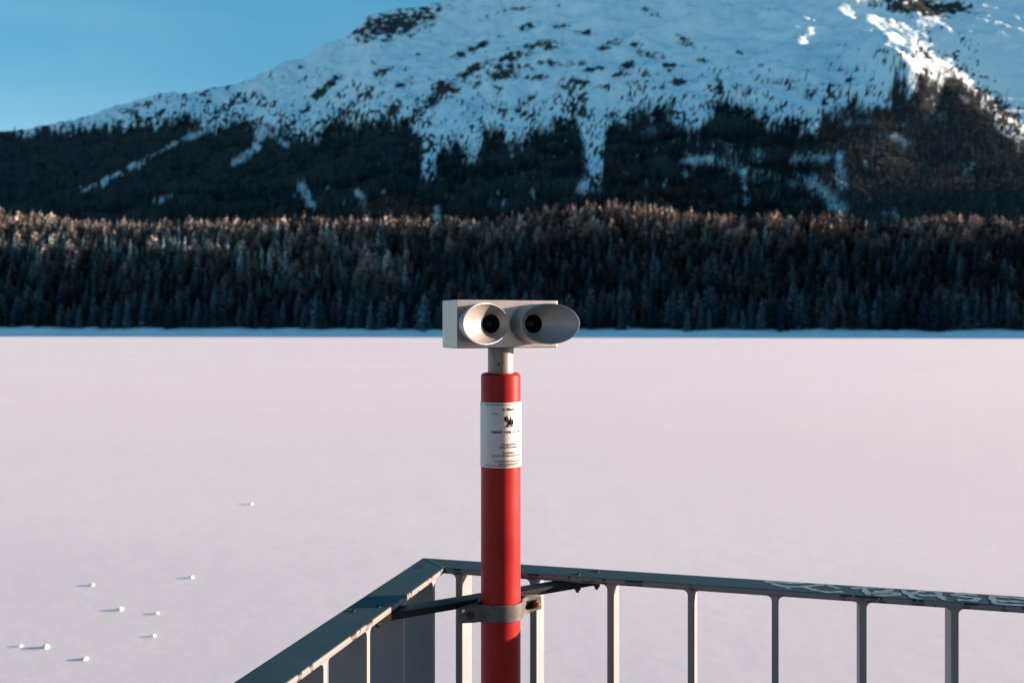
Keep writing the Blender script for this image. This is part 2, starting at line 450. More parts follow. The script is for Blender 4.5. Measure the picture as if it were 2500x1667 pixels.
# leave individuals for the 300 nearest the shore that the camera can see
nearid = [i for i in range(len(P)) if inview[i]][:300]
ns = set(nearid)
bases = []
for i, (v, q, c) in enumerate(near):
    larch = i >= 4
    nm = 'larch_tree' if larch else 'spruce_tree'
    me = mesh_np(nm+'_crown', v, q); set_col(me, c)
    bm = bmesh.new(); lathe(bm, [(0.020, 0), (0.014, 0.4), (0.004, 0.95)], (0, 0, 0), seg=6, capA=True, capB=True)
    tm = bm_mesh('trunk', bm)
    me.materials.append(M['tree']); tm.materials.append(M['bark'])
    bases.append((nm, me, tm))
TL = {'spruce_tree': ('dark green spruce standing in the front rows of the forest on the far shore', 'spruces in the front rows of the far shore forest'),
      'larch_tree': ('bare brownish larch standing in the front rows of the forest on the far shore', 'larches in the front rows of the far shore forest')}
protos = {}
for i in nearid:
    b = random.randrange(8) if random.random() < 0.6 else random.randrange(4)
    nm, cm, tm = bases[b]
    if b not in protos:
        root = bpy.data.objects.new(nm, None); COL.objects.link(root)
        c = bpy.data.objects.new('crown', cm); COL.objects.link(c); c.parent = root
        t = bpy.data.objects.new('trunk', tm); COL.objects.link(t); t.parent = root
        protos[b] = (root, c, t); r_ = root
        tag(root, TL[nm][0], 'tree', TL[nm][1])
    else:
        r0, c0, t0 = protos[b]
        r_ = r0.copy(); COL.objects.link(r_)
        c = c0.copy(); COL.objects.link(c); c.parent = r_
        t = t0.copy(); COL.objects.link(t); t.parent = r_
    h = random.choice((random.uniform(8, 13), random.uniform(12, 17), random.uniform(15, 20)))
    r_.location = P[i]; r_.scale = (h*random.uniform(0.85, 1.25), h*random.uniform(0.85, 1.25), h)
    r_.rotation_euler = (R(random.uniform(-2, 2)), R(random.uniform(-2, 2)), random.random()*6.28)
rest = [i for i in range(len(P)) if i not in ns]
Pr = P[rest]; hg = RNG.uniform(8.5, 16.5, len(rest))
vr = Pr[:, 1]-shore(Pr[:, 0])
bench = (Pr[:, 0] < -70) & (vr > 34) & (vr < 74)
em = (bench & (RNG.random(len(rest)) < 0.6)) | ((vr > 95) & (RNG.random(len(rest)) < 0.12))
hg = np.where(em, hg*1.12, np.where(bench, hg*0.8, hg))
pl = 0.35 + 0.5*sstep(50, 100, vr)
ch = np.where(RNG.random(len(rest)) < pl, RNG.integers(4, 9, len(rest)), RNG.integers(0, 4, len(rest)))
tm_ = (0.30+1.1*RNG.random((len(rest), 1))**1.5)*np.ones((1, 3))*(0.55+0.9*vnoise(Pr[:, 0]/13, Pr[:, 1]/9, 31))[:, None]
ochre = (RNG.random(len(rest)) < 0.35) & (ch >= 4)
sunlit_frost = sstep(np.where(Pr[:, 0] < -60, 28, 68), np.where(Pr[:, 0] < -60, 60, 100), vr)[:, None]*(RNG.random((len(rest), 1)) < 0.8)  # frost on the upper trees, with sunlight put into its lighter, warmer tint
tm_ = tm_*(1+2.0*sunlit_frost*np.where(Pr[:, :1] < -30, 1.4, 1.25))*(1+sunlit_frost*np.array([[0.22, 0.0, -0.14]]))
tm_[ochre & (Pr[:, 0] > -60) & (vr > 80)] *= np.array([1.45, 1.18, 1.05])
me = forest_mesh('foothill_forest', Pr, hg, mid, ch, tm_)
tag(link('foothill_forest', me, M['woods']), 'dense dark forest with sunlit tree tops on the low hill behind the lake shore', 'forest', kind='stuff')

# ------------------------------------------------------------------ mountain
SK = [(-700, 330), (-300, 318), (0, 300), (60, 298), (130, 284), (230, 262), (300, 238), (360, 215), (395, 207), (440, 209), (470, 206), (530, 200), (570, 190),
      (600, 176), (650, 152), (700, 136), (740, 113), (790, 93), (830, 58), (850, 36), (880, 26), (940, 20), (1000, 8), (1080, -8), (1200, -70),
      (1400, -170), (1700, -300), (2000, -372), (2100, -384), (2400, -405), (2600, -380), (2900, -200), (3300, -50)]
SKX = np.array([s[0] for s in SK])*XD; SKY_ = np.array([s[1] for s in SK])*XD
Y0, YR = 720.0, 2600.0
def g_of(t): return 0.30*t + 0.70*t**0.62 - 0.0
TG = np.linspace(0, 1, 2000); GG = g_of(TG)/g_of(1.0)
def E_of(a): return HZ - np.interp(a, SKX, SKY_)
def mt_noise(a, t, X, Y):
    w = sstep(0.0, 0.12, t)
    big = fbm(X/380+3, Y/300, 4, 21, ridge=True)*34
    med = fbm((X+0.5*Y)/80, (Y-0.3*X)/110, 4, 33, ridge=True)*19
    sm = fbm(X/24, Y/22, 3, 41)*5.0
    edge = (1-0.65*sstep(0.93, 1.0, t))*(1-0.8*sstep(2130, 2300, a))
    return (big*edge + med*edge*0.9 + sm)*w
def mt_point(a, t):
    t = np.asarray(t, float); Y = Y0 + YR*np.clip(t, 0, 1) + np.maximum(t-1, 0)*1800
    X = (a-1250)/F*Y
    e = E_of(a)*np.interp(np.clip(t, 0, 1), TG, GG)
    Z = CAMZ + e*(Y0+YR*np.clip(t, 0, 1))/F
    Z = Z - np.maximum(t-1, 0)*1700
    # spur that runs down on the right, with a hollow beyond it and a sunlit shoulder
    d = a/XD; yd = (HZ-e)/XD
    xl = np.interp(yd, [-200, 60, 120, 170, 206, 260, 367, 470, 560], [1840, 1960, 2015, 2070, 2110, 2215, 2352, 2450, 2550])
    s = d - xl
    on = sstep(600, 440, yd)*(t <= 1.001)
    sp = np.where(s < 0, np.exp(s/210.0), np.exp(-(np.maximum(s, 0)/34.0)**2))
    Z = Z + 28*sp*on*(0.3+0.7*sstep(60, 200, yd))*(0.25+0.75*sstep(290, 215, yd))
    Z = Z - on*60*sstep(40, 260, s)*(0.35+0.65*sstep(40, 150, yd))
    # shoulder: ground tilting down to the right
    u = d - 2030; v = yd - 186
    along = (u*0.83+v*0.55); across = (-u*0.55+v*0.83)
    prof = np.interp(along, [-120, -10, 0, 120, 150, 240], [0, 54, 56, 20, 0, 0])
    Z = Z + prof*np.exp(-(across/46.0)**4)
    return X, Y, Z + mt_noise(a, t, X, Y)
def inv_t(a, ysrc):
    g = np.clip((HZ-ysrc)/E_of(a), 0, 1); return np.interp(g, GG, TG)

FB = [(-700, 300), (0, 303), (130, 293), (250, 289), (430, 277), (500, 288), (561, 277), (612, 287), (678, 301), (714, 314), (765, 286), (867, 274), (943, 284), (963, 306), (972, 398),
      (998, 402), (1010, 350), (1045, 326), (1066, 357), (1096, 367), (1108, 300), (1150, 300), (1180, 337), (1227, 306), (1278, 286), (1329, 265), (1342, 330), (1352, 415), (1378, 415),
      (1388, 300), (1405, 286), (1456, 255), (1533, 245), (1560, 286), (1610, 306), (1635, 250), (1676, 235), (1727, 265), (1813, 286), (1878, 306), (1890, 248),
      (1941, 240), (2017, 252), (2040, 240), (2056, 170), (2076, 170), (2090, 250), (2105, 200), (2119, 172), (2175, 190), (2247, 210), (2298, 282), (2352, 311), (2900, 420)]
FBX = np.array([f[0] for f in FB]); FBY = np.array([f[1] for f in FB])
def seg_d(x, y, x0, y0, x1, y1):
    dx, dy = x1-x0, y1-y0; t = np.clip(((x-x0)*dx+(y-y0)*dy)/(dx*dx+dy*dy), 0, 1)
    return np.hypot(x-(x0+t*dx), y-(y0+t*dy)), t
GULLY = [(530, 272, 420, 320, 8), (420, 320, 300, 385, 4), (300, 385, 195, 435, 3), (606, 270, 585, 340, 9), (585, 340, 540, 375, 8),
         (605, 300, 655, 330, 6), (1360, 300, 1358, 430, 13), (985, 300, 985, 395, 13), (690, 425, 712, 470, 8), (825, 440, 842, 492, 6),
         (1570, 368, 1640, 366, 8), (1640, 366, 1705, 400, 9), (1705, 400, 1712, 425, 7), (1575, 400, 1590, 385, 6), (1820, 368, 1925, 360, 7),
         (1925, 360, 1935, 420, 11), (1870, 420, 1925, 480, 18), (1335, 430, 1350, 425, 12), (1225, 450, 1226, 440, 5), (340, 470, 385, 455, 3),
         (1000, 500, 1008, 480, 6), (1080, 350, 1085, 365, 12), (1710, 460, 1718, 462, 6), (2050, 315, 2080, 330, 5), (2290, 290, 2352, 318, 8)]
def woods_mask(d, y):
    n = fbm(d/22, y/26, 4, 71)
    b = np.interp(d + 10*fbm(d/40, y/30, 2, 5), FBX, FBY) + 14*n
    nh = vnoise(d/5.0, y/6.5, 12)*2-1
    n_st = vnoise(d/7.0, y/30, 23)*2-1      # tongues of trees running up the slope
    m = sstep(-12, 12, y-b+13*nh+16*n_st)
    gap = fbm(d/13, y/9, 3, 44)+0.35*nh-0.25*sstep(900, 500, d)
    m = m*(1-0.6*sstep(0.72, 0.95, gap))*(1-0.5*sstep(0.25, 0.75, fbm(d/60, y/45, 3, 61))*sstep(-0.2, 0.5, nh)*sstep(900, 1300, d))
    for x0, y0, x1, y1, w in GULLY:
        dd, t = seg_d(d, y, x0, y0, x1, y1)
        m = m*(1-sstep(w*1.6, w*0.3, dd + 10*n + 6*nh)*(0.80-0.35*vnoise(d/9, y/12, 8)))
    return m
ROCK = [(1215, 60, 26, 7, -15, .8), (1290, 60, 30, 7, 5, .7), (1345, 75, 22, 6, 10, .8), (1100, 105, 34, 8, -25, .9), (1180, 130, 40, 9, -12, 1.0), (1085, 160, 38, 10, -25, 1.1), (1230, 175, 30, 8, 0, .9), (1300, 200, 26, 9, 0, .9), (1360, 160, 24, 7, -10, 1.0), (1540, 150, 26, 6, 5, .9), (1620, 140, 22, 6, 5, .8), (1700, 120, 20, 5, 8, .7), (1560, 190, 30, 8, 0, .8), (1650, 200, 14, 24, 0, 1.0), (1720, 205, 22, 8, 0, .8), (1800, 190, 24, 7, 0, .8), (1860, 215, 14, 16, 0, .8), (880, 165, 22, 7, -25, .9), (930, 190, 24, 7, -25, .9), (840, 215, 26, 7, -28, .9), (800, 245, 26, 8, -28, .9), (700, 255, 26, 7, -25, .8), (905, 250, 20, 12, -30, 1.0), (905, 55, 85, 32, -12, 1.0), (960, 40, 70, 22, -20, 0.8), (850, 75, 40, 24, -30, .8), (745, 205, 45, 9, -42, 1.3), (1030, 205, 70, 16, -28, .85), (985, 240, 45, 12, -35, 1.0), (1160, 165, 58, 17, -8, 0.95),
        (1060, 125, 30, 9, -15, .8), (1010, 195, 30, 10, -30, .8), (1250, 105, 45, 11, -5, .75), (1270, 145, 42, 9, 5, .7), (1400, 103, 26, 8, -20, 1), (1462, 102, 16, 8, 10, .8), (1440, 150, 20, 8, -20, 1.2),
        (1425, 170, 22, 7, -10, .9), (1500, 128, 36, 8, 8, .8), (1478, 165, 18, 6, -5, .9), (1330, 145, 20, 8, 0, .6), (1480, 22, 18, 6, 12, .8), (1505, 35, 14, 4, 12, .8), (1570, 87, 16, 5, 8, .8), (1590, 105, 35, 6, 10, .6),
        (1940, 107, 14, 4, 0, .8), (2028, 118, 17, 5, 12, .9), (2035, 140, 10, 5, 0, .7), (2110, 15, 95, 19, 4, 1.25), (2195, 18, 42, 15, 4, 1.1), (2128, 128, 26, 6, 48, 0.95), (1210, 230, 34, 10, -30, .7), (1150, 240, 16, 30, -10, .7),
        (1330, 190, 30, 7, 0, .7), (1385, 200, 16, 6, 0, .6), (1190, 20, 40, 7, -10, .6), (1120, 40, 30, 6, -20, .6), (735, 160, 14, 4, 0, .7), (690, 155, 8, 4, 0, .7), (960, 125, 14, 4, 0, .6), (640, 186, 14, 4, 0, .6),
        (1340, 240, 14, 44, 0, .7), (560, 232, 50, 10, -20, .55), (2190, 195, 24, 40, -38, .85), (2300, 250, 18, 45, -38, .9), (1100, 190, 36, 8, -25, .6), (2245, 205, 12, 5, 0, .6)]
def cover_mask(d, y):
    n1 = fbm(d/8, y/6.5, 4, 91); n2 = fbm(d/26, y/20, 4, 95); n3 = fbm((d+y*0.6)/15, (y-d*0.25)/6, 3, 99)
    m = np.zeros_like(d)
    for cx, cy, rx, ry, an, s in ROCK:
        c, sn = math.cos(R(an)), math.sin(R(an)); u = ((d-cx)*c+(y-cy)*sn)/rx; v = (-(d-cx)*sn+(y-cy)*c)/ry
        m = np.maximum(m, np.exp(-(u*u+v*v)*0.9)*s)
    m = m*(1+0.9*n3) + 0.62*n1*sstep(0.05, 0.4, m) + 0.22*n3
    b = np.interp(d, FBX, FBY)
    # shrubs thinning out above the tree line
    dist = np.clip((np.minimum(b, 330)-y)/110, 0, 1.6)
    thr = -0.05+0.50*dist
    n4 = vnoise(d/4.2, y/5.2, 57)*2-1
    zone = 0.55*n2 + 0.65*n4
    m = np.maximum(m, sstep(thr, thr+0.25, zone)*0.85*(y < b+20)*(dist < 1.4)*sstep(420, 620, d+y))
    # sparse dots and streaks elsewhere
    m = np.maximum(m, sstep(0.42, 0.70, 0.6*n3+0.45*n2+0.25*n1+0.16*sstep(60, 200, y))*0.75)
    return np.clip(m, 0, 1.2)
NA, NT = 900, 330
A1 = np.linspace(-500, 3000, NA); T1 = np.concatenate([np.linspace(0, 1, NT-6)**1.25, [1.02, 1.06, 1.12, 1.25, 1.5, 1.8]])
Ag, Tg = np.meshgrid(A1, T1, indexing='ij')
Xm, Ym, Zm = mt_point(Ag, Tg)
Zm = np.maximum(Zm, -5)
dd_ = (1250+Xm/Ym*F)/XD; yy_ = (HZ-(Zm-CAMZ)*F/Ym)/XD
wm = woods_mask(dd_, yy_); cm_ = cover_mask(dd_, yy_)
I = np.arange(NA*NT).reshape(NA, NT)
Q = np.stack([I[:-1, :-1].ravel(), I[1:, :-1].ravel(), I[1:, 1:].ravel(), I[:-1, 1:].ravel()], 1)
me = mesh_np('mountain', np.stack([Xm.ravel(), Ym.ravel(), Zm.ravel()], 1), Q, smooth=True)
set_f(me, cm_.ravel(), 'cover'); set_f(me, wm.ravel()*0.97, 'woods')
tag(link('mountain', me, M['mountain']), kind='structure')

# woods on the mountain slope
n = 42000
a = RNG.uniform(-40, 2540, n); ys = RNG.uniform(120, 640, n)*XD
t = inv_t(a, ys); Xt, Yt, Zt = mt_point(a, t)
d = (1250+Xt/Yt*F)/XD; y = (HZ-(Zt-CAMZ)*F/Yt)/XD
sk = np.interp(a, SKX, SKY_)/XD
w = woods_mask(d, y)
dens = w*1.0
b = np.interp(d, FBX, FBY)
up = (y < b) & (w < 0.3)
dens = np.where(up, 0.42*np.exp(-(b-y)/38)*sstep(0.35, 0.75, vnoise(d/12, y/22, 3))+0.10*np.exp(-(b-y)/80)*sstep(300, 700, d), dens)
keep = (RNG.random(n) < dens*0.8) & (y > sk+3) & (ys > 0)
a, ys, d, y, Xt, Yt, Zt = a[keep], ys[keep], d[keep], y[keep], Xt[keep], Yt[keep], Zt[keep]
Pm = np.stack([Xt, Yt, Zt-0.5], 1)
px = 15*F/Yt
hh = RNG.uniform(10, 19, len(a))*np.where(w[keep] < 0.3, 0.6, 1.0)
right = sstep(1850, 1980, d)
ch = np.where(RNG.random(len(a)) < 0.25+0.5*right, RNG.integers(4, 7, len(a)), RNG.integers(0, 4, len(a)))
tmm = (0.13+0.17*RNG.random((len(a), 1)))*(1+right[:, None]*np.array([[5.2, 4.3, 3.9]]))  # grazing sunlight painted into the tint: lighter, browner trees on the right
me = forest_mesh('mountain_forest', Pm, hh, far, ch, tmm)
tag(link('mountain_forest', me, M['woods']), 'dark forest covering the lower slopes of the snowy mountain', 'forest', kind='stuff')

# ------------------------------------------------------------------ hills to the right that keep the far shore in shade
def ridge(name, q, s, h, ratio, seed, halfseg=14):
    nq = len(q); k = 2*halfseg+1; V = np.zeros((nq, k, 3))
    for j in range(k):
        f = (j-halfseg)/halfseg
        ss = s + f*h*ratio
        prof = (1-abs(f))**1.1
        jag = 1 if abs(f) > 0.02 else 1
        z = h*prof + fbm(q/40+j, np.full(nq, j*0.7+seed), 3, seed)*0.04*h*(abs(f) > 0.02)*prof
        V[:, j, 0] = -math.sin(SUN_AZ_FWD)*q + math.cos(SUN_AZ_FWD)*ss
        V[:, j, 1] = math.cos(SUN_AZ_FWD)*q + math.sin(SUN_AZ_FWD)*ss
        V[:, j, 2] = z - 1.0
    I = np.arange(nq*k).reshape(nq, k)
    Q = np.stack([I[:-1, :-1].ravel(), I[1:, :-1].ravel(), I[1:, 1:].ravel(), I[:-1, 1:].ravel()], 1)
    me = mesh_np(name, V.reshape(-1, 3), Q, smooth=True)
    set_f(me, np.clip(fbm(V[:, :, 0]/60, V[:, :, 1]/60, 3, 4).ravel()*0.5+0.2, 0, 1), 'cover'); set_f(me, np.zeros(nq*k), 'woods')
    return tag(link(name, me, M['mountain']), kind='structure')
q = np.linspace(200, 1100, 240)
HQ = [200, 390, 470, 561, 600, 690, 760, 850, 950, 1100]; HH = [2, 73, 106, 139, 152, 163, 215, 290, 300, 5]
ridge('side_hills', q, 800.0 + 1.2*np.maximum(q-690, 0), np.interp(q, HQ, HH) + 3.0*fbm(q/13, q*0, 3, 2)*sstep(560, 600, q), 1.0, 3)

# unseen wooded slope and promenade, added behind the viewpoint to deepen near shade
nx, ny = 60, 40
xs = np.linspace(-900, 700, nx); ys_ = np.linspace(-6, -600, ny)
Xg, Yg = np.meshgrid(xs, ys_, indexing='ij')
Zg = 4.2 + 0.95*np.maximum(-Yg-9, 0)**0.97*(1-0.35*sstep(0, 600, np.abs(Xg))) + 6*fbm(Xg/50, Yg/40, 4, 77)*sstep(12, 40, -Yg)
Zg = np.where(Yg > -7, -1.0, Zg)
I = np.arange(nx*ny).reshape(nx, ny)
Q = np.stack([I[:-1, :-1].ravel(), I[:-1, 1:].ravel(), I[1:, 1:].ravel(), I[1:, :-1].ravel()], 1)
me = mesh_np('shading_hillside', np.stack([Xg.ravel(), Yg.ravel(), Zg.ravel()], 1), Q, smooth=True)
set_f(me, np.full(nx*ny, 0.0), 'cover'); set_f(me, (sstep(8, 14, -Yg)*0.93).ravel(), 'woods')
tag(link('shading_hillside', me, M['mountain']), kind='structure')

# ------------------------------------------------------------------ terrace and railing
RA = R(15.0)
ur = Vector((math.cos(RA), -math.sin(RA), 0)); ul = Vector((-math.sin(RA), -math.cos(RA), 0)); up = Vector((0, 0, 1))
OC = Vector((-0.3818*H, 4.2557*H, 0)); ZR = CAMZ - H          # outer corner, top of the handrail
RW, RT = 0.0604, 0.0095
FLOOR = ZR - 1.02
def fr(along, across, z): return OC + ur*along + ul*across + up*z      # right-hand rail frame
def fl_(along, across, z): return OC + ul*along + ur*across + up*z     # left-hand rail frame

bm = bmesh.new()
box(bm, lambda a, b, c: OC + ur*a + ul*b + up*c, -0.12, 9.0, -0.12, 9.0, FLOOR-0.25, FLOOR)
tag(bevel(link('terrace_floor', bm_mesh('terrace_floor', bm), M['concrete']), 0.01), kind='structure')
bm = bmesh.new()
box(bm, lambda a, b, c: OC + ur*a + ul*b + up*c, 0.05, 8.8, 0.05, 8.8, -0.5, FLOOR-0.25)
tag(link('terrace_wall', bm_mesh('terrace_wall', bm), M['concrete']), 'grey concrete retaining wall carrying the terrace above the lake', 'wall')

rail = empty('railing', (OC.x, OC.y, FLOOR)); tag(rail, 'grey painted flat-bar railing meeting in a corner behind the red post', 'railing')
def handrail(fn, length, parent, zt=ZR, w0=0.0, w1=RW, th=RT, flip=False):
    c = 0.0012; e = 0.0035
    # closed section: (across, z, edge value)
    sec = [(w0, zt-th+c, 1), (w0, zt-c, 1), (w0+c, zt, 1), (w0+e, zt, 0), (w1-e, zt, 0), (w1-c, zt, 1), (w1, zt-c, 1), (w1, zt-th*0.5, 0.25), (w1, zt-th+c, 0.9), (w1-c, zt-th, 0.4), (w0+c, zt-th, 0.4)]
    V = []; Ed = []; Sd = []
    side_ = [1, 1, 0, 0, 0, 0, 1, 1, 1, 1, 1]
    m = len(sec)
    L = [0.0]+list(np.linspace(0.1, length, 24))
    for i, l in enumerate(L):
        Sd += side_
        for (a, z, ed) in sec:
            V.append(fn(a+0.0002 if i == 0 else l, a, z)); Ed.append(ed)
    Q = []
    for i in range(len(L)-1):
        for k in range(m):
            k2 = (k+1) % m; q = (i*m+k, i*m+k2, (i+1)*m+k2, (i+1)*m+k)
            Q.append(q[::-1] if flip else q)
    me = mesh_np('handrail', np.array([tuple(v) for v in V]), Q); set_f(me, Ed, 'edge'); set_f(me, Sd, 'side')
    return link('handrail', me, M['rail'], parent)
handrail(fr, 3.6, rail)
handrail(fl_, 2.6, rail, flip=True)
# weld seam along the mitre
bm = bmesh.new()
p0 = fr(0.004, 0.004, ZR+0.0002); p1 = fr(RW-0.003, RW-0.003, ZR+0.0002)
dv = (p1-p0).normalized(); sd = dv.cross(up)
for k in range(26):
    pp = p0.lerp(p1, k/25)
    bmesh.ops.create_icosphere(bm, subdivisions=1, radius=0.0016, matrix=Matrix.Translation(pp) @ Matrix.Diagonal((1.2, 1.2, 0.3, 1)))
link('weld_seam', bm_mesh('weld_seam', bm, True), M['rail'], rail)

def fin_mesh(fn, al):
    """flat bar standing across the rail, concave weld fillets where it meets the rail"""
    t = 0.0052; r = 0.0085; zb = ZR-RT; P_ = [(al-t, FLOOR+0.12), (al+t, FLOOR+0.12)]
    P_ += [(al+t+r-r*math.cos(x), zb-r+r*math.sin(x)) for x in np.linspace(0, math.pi/2, 6)]
    P_ += [(al+t+r, zb+0.0004), (al-t-r, zb+0.0004)]
    P_ += [(al-t-r+r*math.cos(x), zb-r+r*math.sin(x)) for x in np.linspace(math.pi/2, 0, 6)]
    bm = bmesh.new(); prism(bm, P_, lambda a, b, d: fn(a, d, b), 0.0012, RW-0.0012)
    return bm_mesh('baluster', bm)
for k in range(14):
    bevel(link('baluster', fin_mesh(fr, 0.0862+0.1293*k), M['fin'], rail), 0.0009, 1, 50)
for k in range(10):
    bevel(link('baluster', fin_mesh(fl_, 0.1075+0.1358*k), M['fin'], rail), 0.0009, 1, 50)
for fn in (fr, fl_):
    bm = bmesh.new()
    box(bm, lambda a, b, c: fn(a, b, c), 0.0 if fn is fr else RW, 3.6 if fn is fr else 2.6, 0.0, RW, FLOOR+0.11, FLOOR+0.12)
    link('bottom_rail', bm_mesh('bottom_rail', bm), M['fin'], rail)
    for a in (0.35, 1.45, 2.4):
        bm = bmesh.new(); box(bm, lambda x, y, z: fn(x, y, z), a, a+0.05, 0.01, 0.05, FLOOR, FLOOR+0.11)
        link('foot', bm_mesh('foot', bm), M['fin'], rail)

# spray-painted tag on the right-hand handrail (strokes lie on its top face)
def onrail(zx, zy):
    px = 1850+zx/3.618; py = 1380+zy/3.618
    Z = F*H/(py-HZ); X_ = (px-1250)/F*Z
    v = Vector((X_, Z, 0))-OC
    return v.dot(ur), v.dot(ul)
ST = [[(65, 136), (200, 150), (420, 157)], [(65, 136), (165, 168), (290, 206)], [(130, 165), (210, 182), (330, 188)], [(330, 190), (440, 186), (560, 168), (610, 168)],
      [(610, 168), (660, 188), (722, 205)], [(380, 180), (440, 200), (520, 222), (620, 237), (750, 232)], [(822, 203), (930, 197), (1050, 196)], [(1050, 196), (1160, 206), (1190, 216), (1120, 228), (1030, 236)],
      [(935, 197), (950, 225), (975, 262)], [(975, 250), (1110, 236), (1240, 246), (1250, 256), (1150, 266), (1020, 264)], [(1280, 217), (1320, 250), (1380, 285), (1440, 297)],
      [(1345, 262), (1400, 236), (1470, 226), (1600, 236)], [(1410, 262), (1500, 268), (1590, 262)], [(1590, 232), (1610, 270), (1650, 306)],
      [(1920, 262), (1800, 254), (1720, 258), (1760, 272), (1880, 280), (1960, 296), (1900, 314), (1760, 304)], [(1740, 246), (1830, 250), (1940, 268)],
      [(2040, 268), (2160, 280), (2352, 296), (2500, 306)], [(2062, 272), (2080, 310), (2110, 344)], [(2110, 344), (2230, 350), (2352, 356), (2480, 362)], [(2120, 316), (2230, 318), (2352, 326)]]
bm = bmesh.new(); LIM = RW-0.0018
for si, st in enumerate(ST):
    pl_ = [onrail(*p) for p in st]; fine = []
    for i in range(len(pl_)-1):
        for k in range(6):
            f = k/6; fine.append((pl_[i][0]*(1-f)+pl_[i+1][0]*f, pl_[i][1]*(1-f)+pl_[i+1][1]*f))
    fine.append(pl_[-1])
    for _ in range(3):
        fine = [fine[0]] + [tuple((fine[i-1][k]+2*fine[i][k]+fine[i+1][k])/4 for k in (0, 1)) for i in range(1, len(fine)-1)] + [fine[-1]]
    hw = 0.0056; prev = None
    for i, p in enumerate(fine):
        q0 = fine[max(0, i-1)]; q1 = fine[min(len(fine)-1, i+1)]
        dx, dy = q1[0]-q0[0], q1[1]-q0[1]; L = math.hypot(dx, dy) or 1
        w_ = hw*(0.85+0.25*math.sin(i*0.9+si))*(0.7 if i in (0, len(fine)-1) else 1)
        a_ = [(p[0]-dy/L*w_, p[1]+dx/L*w_), (p[0]+dy/L*w_, p[1]-dx/L*w_)]
        vv = [bm.verts.new(fr(x, min(max(y, 0.0016), LIM), ZR+0.0003+si*0.00002)) for x, y in a_]
        if prev:
            try: bm.faces.new((prev[0], prev[1], vv[1], vv[0]))
            except ValueError: pass
        prev = vv
me = bm_mesh('graffiti', bm)
link('graffiti', me, M['spray'], rail)
# old scratched sticker mark near the corner
bm = bmesh.new()
for (x0, x1, y0, y1) in ((0.052, 0.055, 0.006, 0.022), (0.055, 0.075, 0.019, 0.022), (0.072, 0.075, 0.010, 0.019)):
    bm.faces.new([bm.verts.new(fl_(x, y, ZR+0.0003)) for x, y in ((x0, y0), (x1, y0), (x1, y1), (x0, y1))])
link('sticker_residue', bm_mesh('sticker_residue', bm), M['bolt'], rail)

# ------------------------------------------------------------------ brace and clamp
PC = Vector((-0.01707, 1.5136, 0)); PR = 0.0302
BA = R(31.7); bd = Vector((math.cos(BA), math.sin(BA), 0)); bn = Vector((math.sin(BA), -math.cos(BA), 0))
ZC = CAMZ - 1.045*H
br = empty('post_bracket', (PC.x, PC.y, ZC)); tag(br, 'dark iron brace with a pipe clamp tying the red post to both handrails', 'bracket')
def fb(a, m, z): return PC + bd*a + bn*m + up*z
BM = -0.0355-0.016
def rail_hit(p, fn_o, axis):  # distance along bd to the rail's outer edge
    return 0
zt = ZR-RT-0.0006; tb = 0.0105
bm = bmesh.new()
a0 = ((Vector((-0.585, 3.44, 0))*H)-PC).dot(bd); a1 = ((Vector((0.372, 4.035, 0))*H)-PC).dot(bd)
prism(bm, [(a0, BM-0.015), (a1, BM-0.015), (a1-0.012, BM+0.015), (a0+0.012, BM+0.015)], lambda a, b, d: fb(a, b, d), zt-tb, zt)
bevel(link('brace_bar', bm_mesh('brace_bar', bm), M['iron'], br), 0.0012, 2)
bm = bmesh.new()   # welded gusset between bar and back clamp half
box(bm, fb, -0.02, 0.02, BM+0.0151, -0.0335, ZC-0.010, ZC+0.010)
link('gusset', bm_mesh('gusset', bm), M['iron'], br)
def clamp_half(sign):
    r0, r1 = PR+0.0003, PR+0.0042; th = r1-r0; rc = (r0+r1)/2
    path = [(-0.071, 0.0034), (-0.050, 0.0034), (-0.0415, 0.0040), (-0.0375, 0.0072)]
    a_s = math.radians(158)
    path += [(rc*math.cos(x), rc*math.sin(x)) for x in np.linspace(a_s, math.pi-a_s, 28)]
    path += [(-x, y) for x, y in path[:4][::-1]]
    path = [(x, y*sign) for x, y in path]
    bm = bmesh.new(); hz = 0.0128; prev = None; rows = []
    for i, p in enumerate(path):
        q0 = path[max(0, i-1)]; q1 = path[min(len(path)-1, i+1)]
        dx, dy = q1[0]-q0[0], q1[1]-q0[1]; L = math.hypot(dx, dy); nx_, ny_ = -dy/L*th/2, dx/L*th/2
        h_ = hz*(0.80 if i in (0, len(path)-1) else 1.0)
        rows.append([bm.verts.new(fb(p[0]+s*nx_, p[1]+s*ny_, ZC+zz*h_)) for s, zz in ((1, 1), (1, -1), (-1, -1), (-1, 1))])
    for A, B in zip(rows[:-1], rows[1:]):
        for k in range(4): bm.faces.new((A[k], A[(k+1) % 4], B[(k+1) % 4], B[k]))
    bm.faces.new(rows[0]); bm.faces.new(rows[-1][::-1])
    o = link('clamp_half', bm_mesh('clamp_half', bm, True, R(50)), M['zinc'], br)
    return bevel(o, 0.0010, 2, 50)
clamp_half(1); clamp_half(-1)
